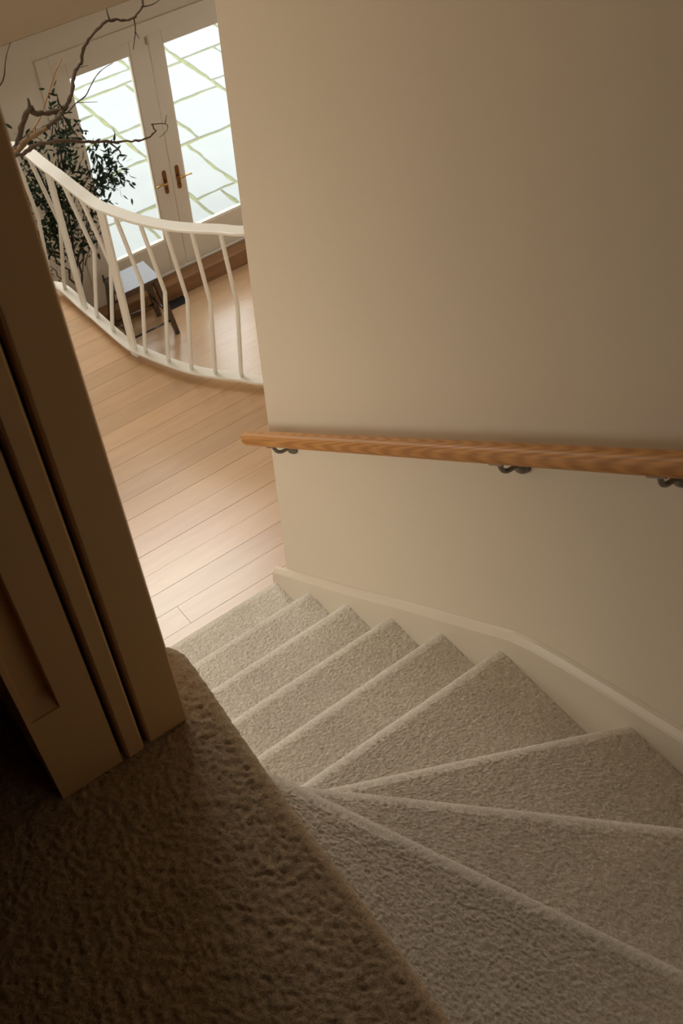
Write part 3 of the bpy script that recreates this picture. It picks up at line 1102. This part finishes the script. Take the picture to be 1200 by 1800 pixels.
T0 = Vector((0.0, 0.0, 0.23))
FORK = Vector((0.03, 0.0, 0.95))
trunk = MB().tube(wander(T0, FORK, 8, 0.015), [0.019, 0.018, 0.017, 0.016, 0.0155, 0.015, 0.0145, 0.014, 0.013], 8)
for tgt in ((2.66, 7.12, -0.35), (2.40, 7.12, -0.62), (2.90, 7.10, -0.85), (2.30, 7.1, -1.2), (2.66, 7.14, -1.3)):
    q = Vector(tgt) - PZ0
    st_ = FORK if tgt[2] > -1.1 else Vector((0.02, 0, 0.72))
    trunk.tube(wander(st_, q, 7, 0.03), [0.010, 0.009, 0.0085, 0.008, 0.007, 0.006, 0.005, 0.004], 6)
for (x_, y_, z_, n_) in CL:
    q = Vector((x_, y_, z_)) - PZ0
    st_ = Vector((0.5 * q.x, 0.5 * q.y, q.z - 0.22))
    trunk.tube(wander(st_, q, 4, 0.015), [0.005, 0.0045, 0.004, 0.003, 0.0022], 5)
trunk.build('trunk', M_TWIG, pt, True)
# one leaf mesh, shared
lv, lfc = [], []
prof = [(0.0, 0.001), (0.16, 0.32), (0.4, 0.5), (0.65, 0.40), (0.85, 0.2), (1.0, 0.0)]
for t_, hw in prof:
    zc = -0.10 * t_ * t_
    lv += [(t_, -hw * 0.32, zc + 0.03 * hw), (t_, 0, zc - 0.01), (t_, hw * 0.32, zc + 0.03 * hw)]
for i in range(len(prof) - 1):
    for k2 in range(2):
        a = i * 3 + k2
        lfc.append((a, a + 3, a + 4, a + 1))
leaf_me = bpy.data.meshes.new('leaf')
leaf_me.from_pydata(lv, [], lfc)
leaf_me.materials.append(M_LEAF)
leaf_me.polygons.foreach_set('use_smooth', [True] * len(leaf_me.polygons))
count = 0
rest_v, rest_f = [], []
allleaf = []
for (x_, y_, z_, n_) in CL:
    c = Vector((x_, y_, z_)) - PZ0
    for i in range(int(n_ * (4.2 if x_ < 2.6 else 3.2))):
        d = Vector((random.gauss(0, 1), random.gauss(0, 1), random.gauss(0.15, 0.9)))
        d.normalize()
        p = c + Vector((random.gauss(0, 0.05), random.gauss(0, 0.06), random.gauss(0, 0.06)))
        allleaf.append((p, d, random.uniform(0.046, 0.078)))
random.shuffle(allleaf)
for i, (p, d, L_) in enumerate(allleaf):
    qn = d.to_track_quat('X', 'Z')
    mm = Matrix.Translation(p) @ qn.to_matrix().to_4x4() @ Matrix.Rotation(random.uniform(0, 6.28), 4, 'X') @ Matrix.Diagonal((L_, L_ * 0.98, L_, 1))
    if i < 290:
        o = bpy.data.objects.new('leaf', leaf_me)
        COL.objects.link(o)
        o.parent = pt
        o.matrix_local = mm
    else:
        off = len(rest_v)
        rest_v += [tuple(mm @ Vector(v)) for v in lv]
        rest_f += [tuple(q + off for q in f_) for f_ in lfc]
o = mesh_obj('foliage', rest_v, rest_f, M_LEAF, pt, True)
o['kind'] = 'stuff'

# ------------------------------------------------------------------ dry branch in a floor vase
vz = empty('floor_vase', (1.12, 4.50, 0.0))
tag(vz, 'tall stoneware floor vase behind the door jamb holding the dry branch', 'vase')
MB().lathe([(0.0, 0.0), (0.10, 0.0), (0.14, 0.05), (0.165, 0.25), (0.15, 0.45), (0.09, 0.62), (0.075, 0.70), (0.085, 0.74), (0.072, 0.74), (0.062, 0.70), (0.07, 0.62), (0.0, 0.60)], 28).build('vase_body', M_VASE, vz, True)
BR = {
    'A': [(1.12, 4.5, 0.64), (1.16, 4.5, 0.80), (1.25, 4.51, 0.95), (1.373, 4.535, 1.012), (1.469, 4.521, 1.071), (1.507, 4.472, 1.189), (1.552, 4.465, 1.244), (1.58, 4.509, 1.187), (1.658, 4.54, 1.152),
          (1.717, 4.513, 1.156), (1.733, 4.467, 1.202), (1.765, 4.47, 1.244), (1.81, 4.517, 1.289), (1.863, 4.539, 1.315), (1.877, 4.504, 1.389), (1.905, 4.463, 1.447), (1.976, 4.476, 1.477),
          (2.055, 4.524, 1.454), (2.12, 4.537, 1.424), (2.155, 4.496, 1.453), (2.172, 4.461, 1.495), (2.189, 4.483, 1.513), (2.221, 4.531, 1.562)],
    'B': [(1.25, 4.51, 0.95), (1.337, 4.44, 1.05), (1.459, 4.459, 1.095), (1.488, 4.441, 1.128), (1.528, 4.40, 1.162), (1.583, 4.395, 1.172), (1.647, 4.429, 1.169), (1.70, 4.49, 1.160)],
    'C': [(1.25, 4.51, 0.95), (1.375, 4.37, 1.11), (1.44, 4.385, 1.102), (1.494, 4.371, 1.127), (1.543, 4.33, 1.141), (1.631, 4.325, 1.118), (1.739, 4.359, 1.053), (1.862, 4.38, 0.998), (1.947, 4.363, 0.974),
          (2.006, 4.335, 0.975), (2.045, 4.34, 0.979), (2.079, 4.36, 0.977), (2.068, 4.37, 1.010)],
    'D': [(1.70, 4.50, 1.150), (1.73, 4.50, 1.14), (1.794, 4.539, 1.144), (1.841, 4.521, 1.17), (1.853, 4.472, 1.23), (1.887, 4.465, 1.269), (1.945, 4.509, 1.266), (2.014, 4.54, 1.26)],
    'F': [(1.13, 4.52, 0.68), (1.28, 4.60, 0.98), (1.436, 4.7, 1.187), (1.55, 4.72, 1.262), (1.583, 4.715, 1.336), (1.594, 4.69, 1.387), (1.621, 4.68, 1.435)],
    'G': [(1.70, 4.49, 1.155), (1.718, 4.489, 1.074), (1.736, 4.471, 1.043), (1.718, 4.43, 1.04)]}
SIDE = {
    'a2': [(2.172, 4.461, 1.495), (2.235, 4.49, 1.475), (2.28, 4.5, 1.478), (2.373, 4.5, 1.496)],
    'a3': [(1.552, 4.465, 1.244), (1.563, 4.485, 1.262), (1.566, 4.495, 1.272)],
    'a4': [(2.03, 4.512, 1.462), (2.02, 4.5, 1.497), (2.02, 4.5, 1.522)],
    'a5': [(2.145, 4.51, 1.443), (2.138, 4.5, 1.39), (2.109, 4.5, 1.307)],
    'a6': [(2.135, 4.5, 1.380), (2.149, 4.5, 1.344)],
    'a7': [(1.835, 4.53, 1.303), (1.879, 4.5, 1.312)],
    'a8': [(1.717, 4.513, 1.160), (1.699, 4.5, 1.201), (1.701, 4.5, 1.222)],
    'c2': [(2.068, 4.37, 1.010), (2.134, 4.35, 0.995), (2.131, 4.35, 0.961), (2.087, 4.35, 0.943)],
    'c3': [(2.128, 4.35, 0.997), (2.145, 4.35, 1.037)],
    'c4': [(1.843, 4.376, 1.004), (1.869, 4.35, 0.97), (1.878, 4.35, 0.943), (1.857, 4.35, 0.931), (1.864, 4.35, 0.895), (1.878, 4.35, 0.872)],
    'd2': [(1.80, 4.53, 1.15), (1.886, 4.5, 1.135)]}
db = empty('dry_branch', (1.12, 4.5, 0.64))
tag(db, 'large gnarled dry branch arching over the white balustrade at upper left', 'branch')
BO2 = -db.location


def taper(n, r0, r1, pw=1.0):
    return [r0 + (r1 - r0) * (i / (n - 1)) ** pw * 1.0 for i in range(n)]


def knot(rs, amt=0.22):
    return [r_ * (1 + random.uniform(-amt, amt)) for r_ in rs]


def limb(pts, r0, r1, per=4, amt=0.18):
    c = catmull(pts, per)
    return c, knot(taper(len(c), r0, r1, 0.8), amt)


mb = MB()
for nm, r0, r1 in (('A', 0.0155, 0.0042), ('B', 0.017, 0.010), ('C', 0.0125, 0.0028)):
    c, rr = limb(BR[nm], r0, r1, 4, 0.26)
    c = [q + np.array([random.gauss(0, 0.0022) for _ in range(3)]) for q in c]
    mb.tube(c, rr, 9)
o = mb.build('limb', M_BARK, db, True)
o.location = BO2
for nm, r0, r1 in (('D', 0.0038, 0.0016), ('F', 0.005, 0.0016), ('G', 0.004, 0.0025)):
    c, rr = limb(BR[nm], r0, r1, 3, 0.15)
    MB().tube(c, rr, 6).build('twig', M_TWIG, db, True).location = BO2
for nm, pts in SIDE.items():
    r0 = {'a2': .003, 'a5': .0035, 'c2': .0026, 'c4': .004, 'a3': .0085, 'a4': .004, 'a8': .005}.get(nm, .0023)
    c, rr = limb(pts, r0, r0 * 0.45, 3, 0.1)
    MB().tube(c, rr, 6).build('twig', M_TWIG, db, True).location = BO2
bw_ = MB()
c, rr = limb([(1.395, 4.435, 1.078), (1.459, 4.449, 1.096), (1.488, 4.431, 1.130), (1.528, 4.390, 1.164), (1.575, 4.386, 1.173)], 0.0165, 0.010, 5, 0.14)
bw_.tube(c, rr, 9)
o = bw_.build('stripped_wood', M_BAREWOOD, db, True)
o.location = BO2
rd = empty('reed_stem', (1.13, 4.55, 0.66))
c = catmull([(1.13, 4.55, 0.66), (1.38, 4.60, 0.94), (1.595, 4.60, 1.072), (1.672, 4.63, 1.128), (1.733, 4.62, 1.221), (1.757, 4.59, 1.290), (1.795, 4.58, 1.338)], 5)
MB().tube(c, taper(len(c), 0.0042, 0.0025), 7).build('stem', M_REED, rd, True).location = -rd.location
tag(rd, 'straight orange-brown stem rising behind the gnarled branch', 'stem')
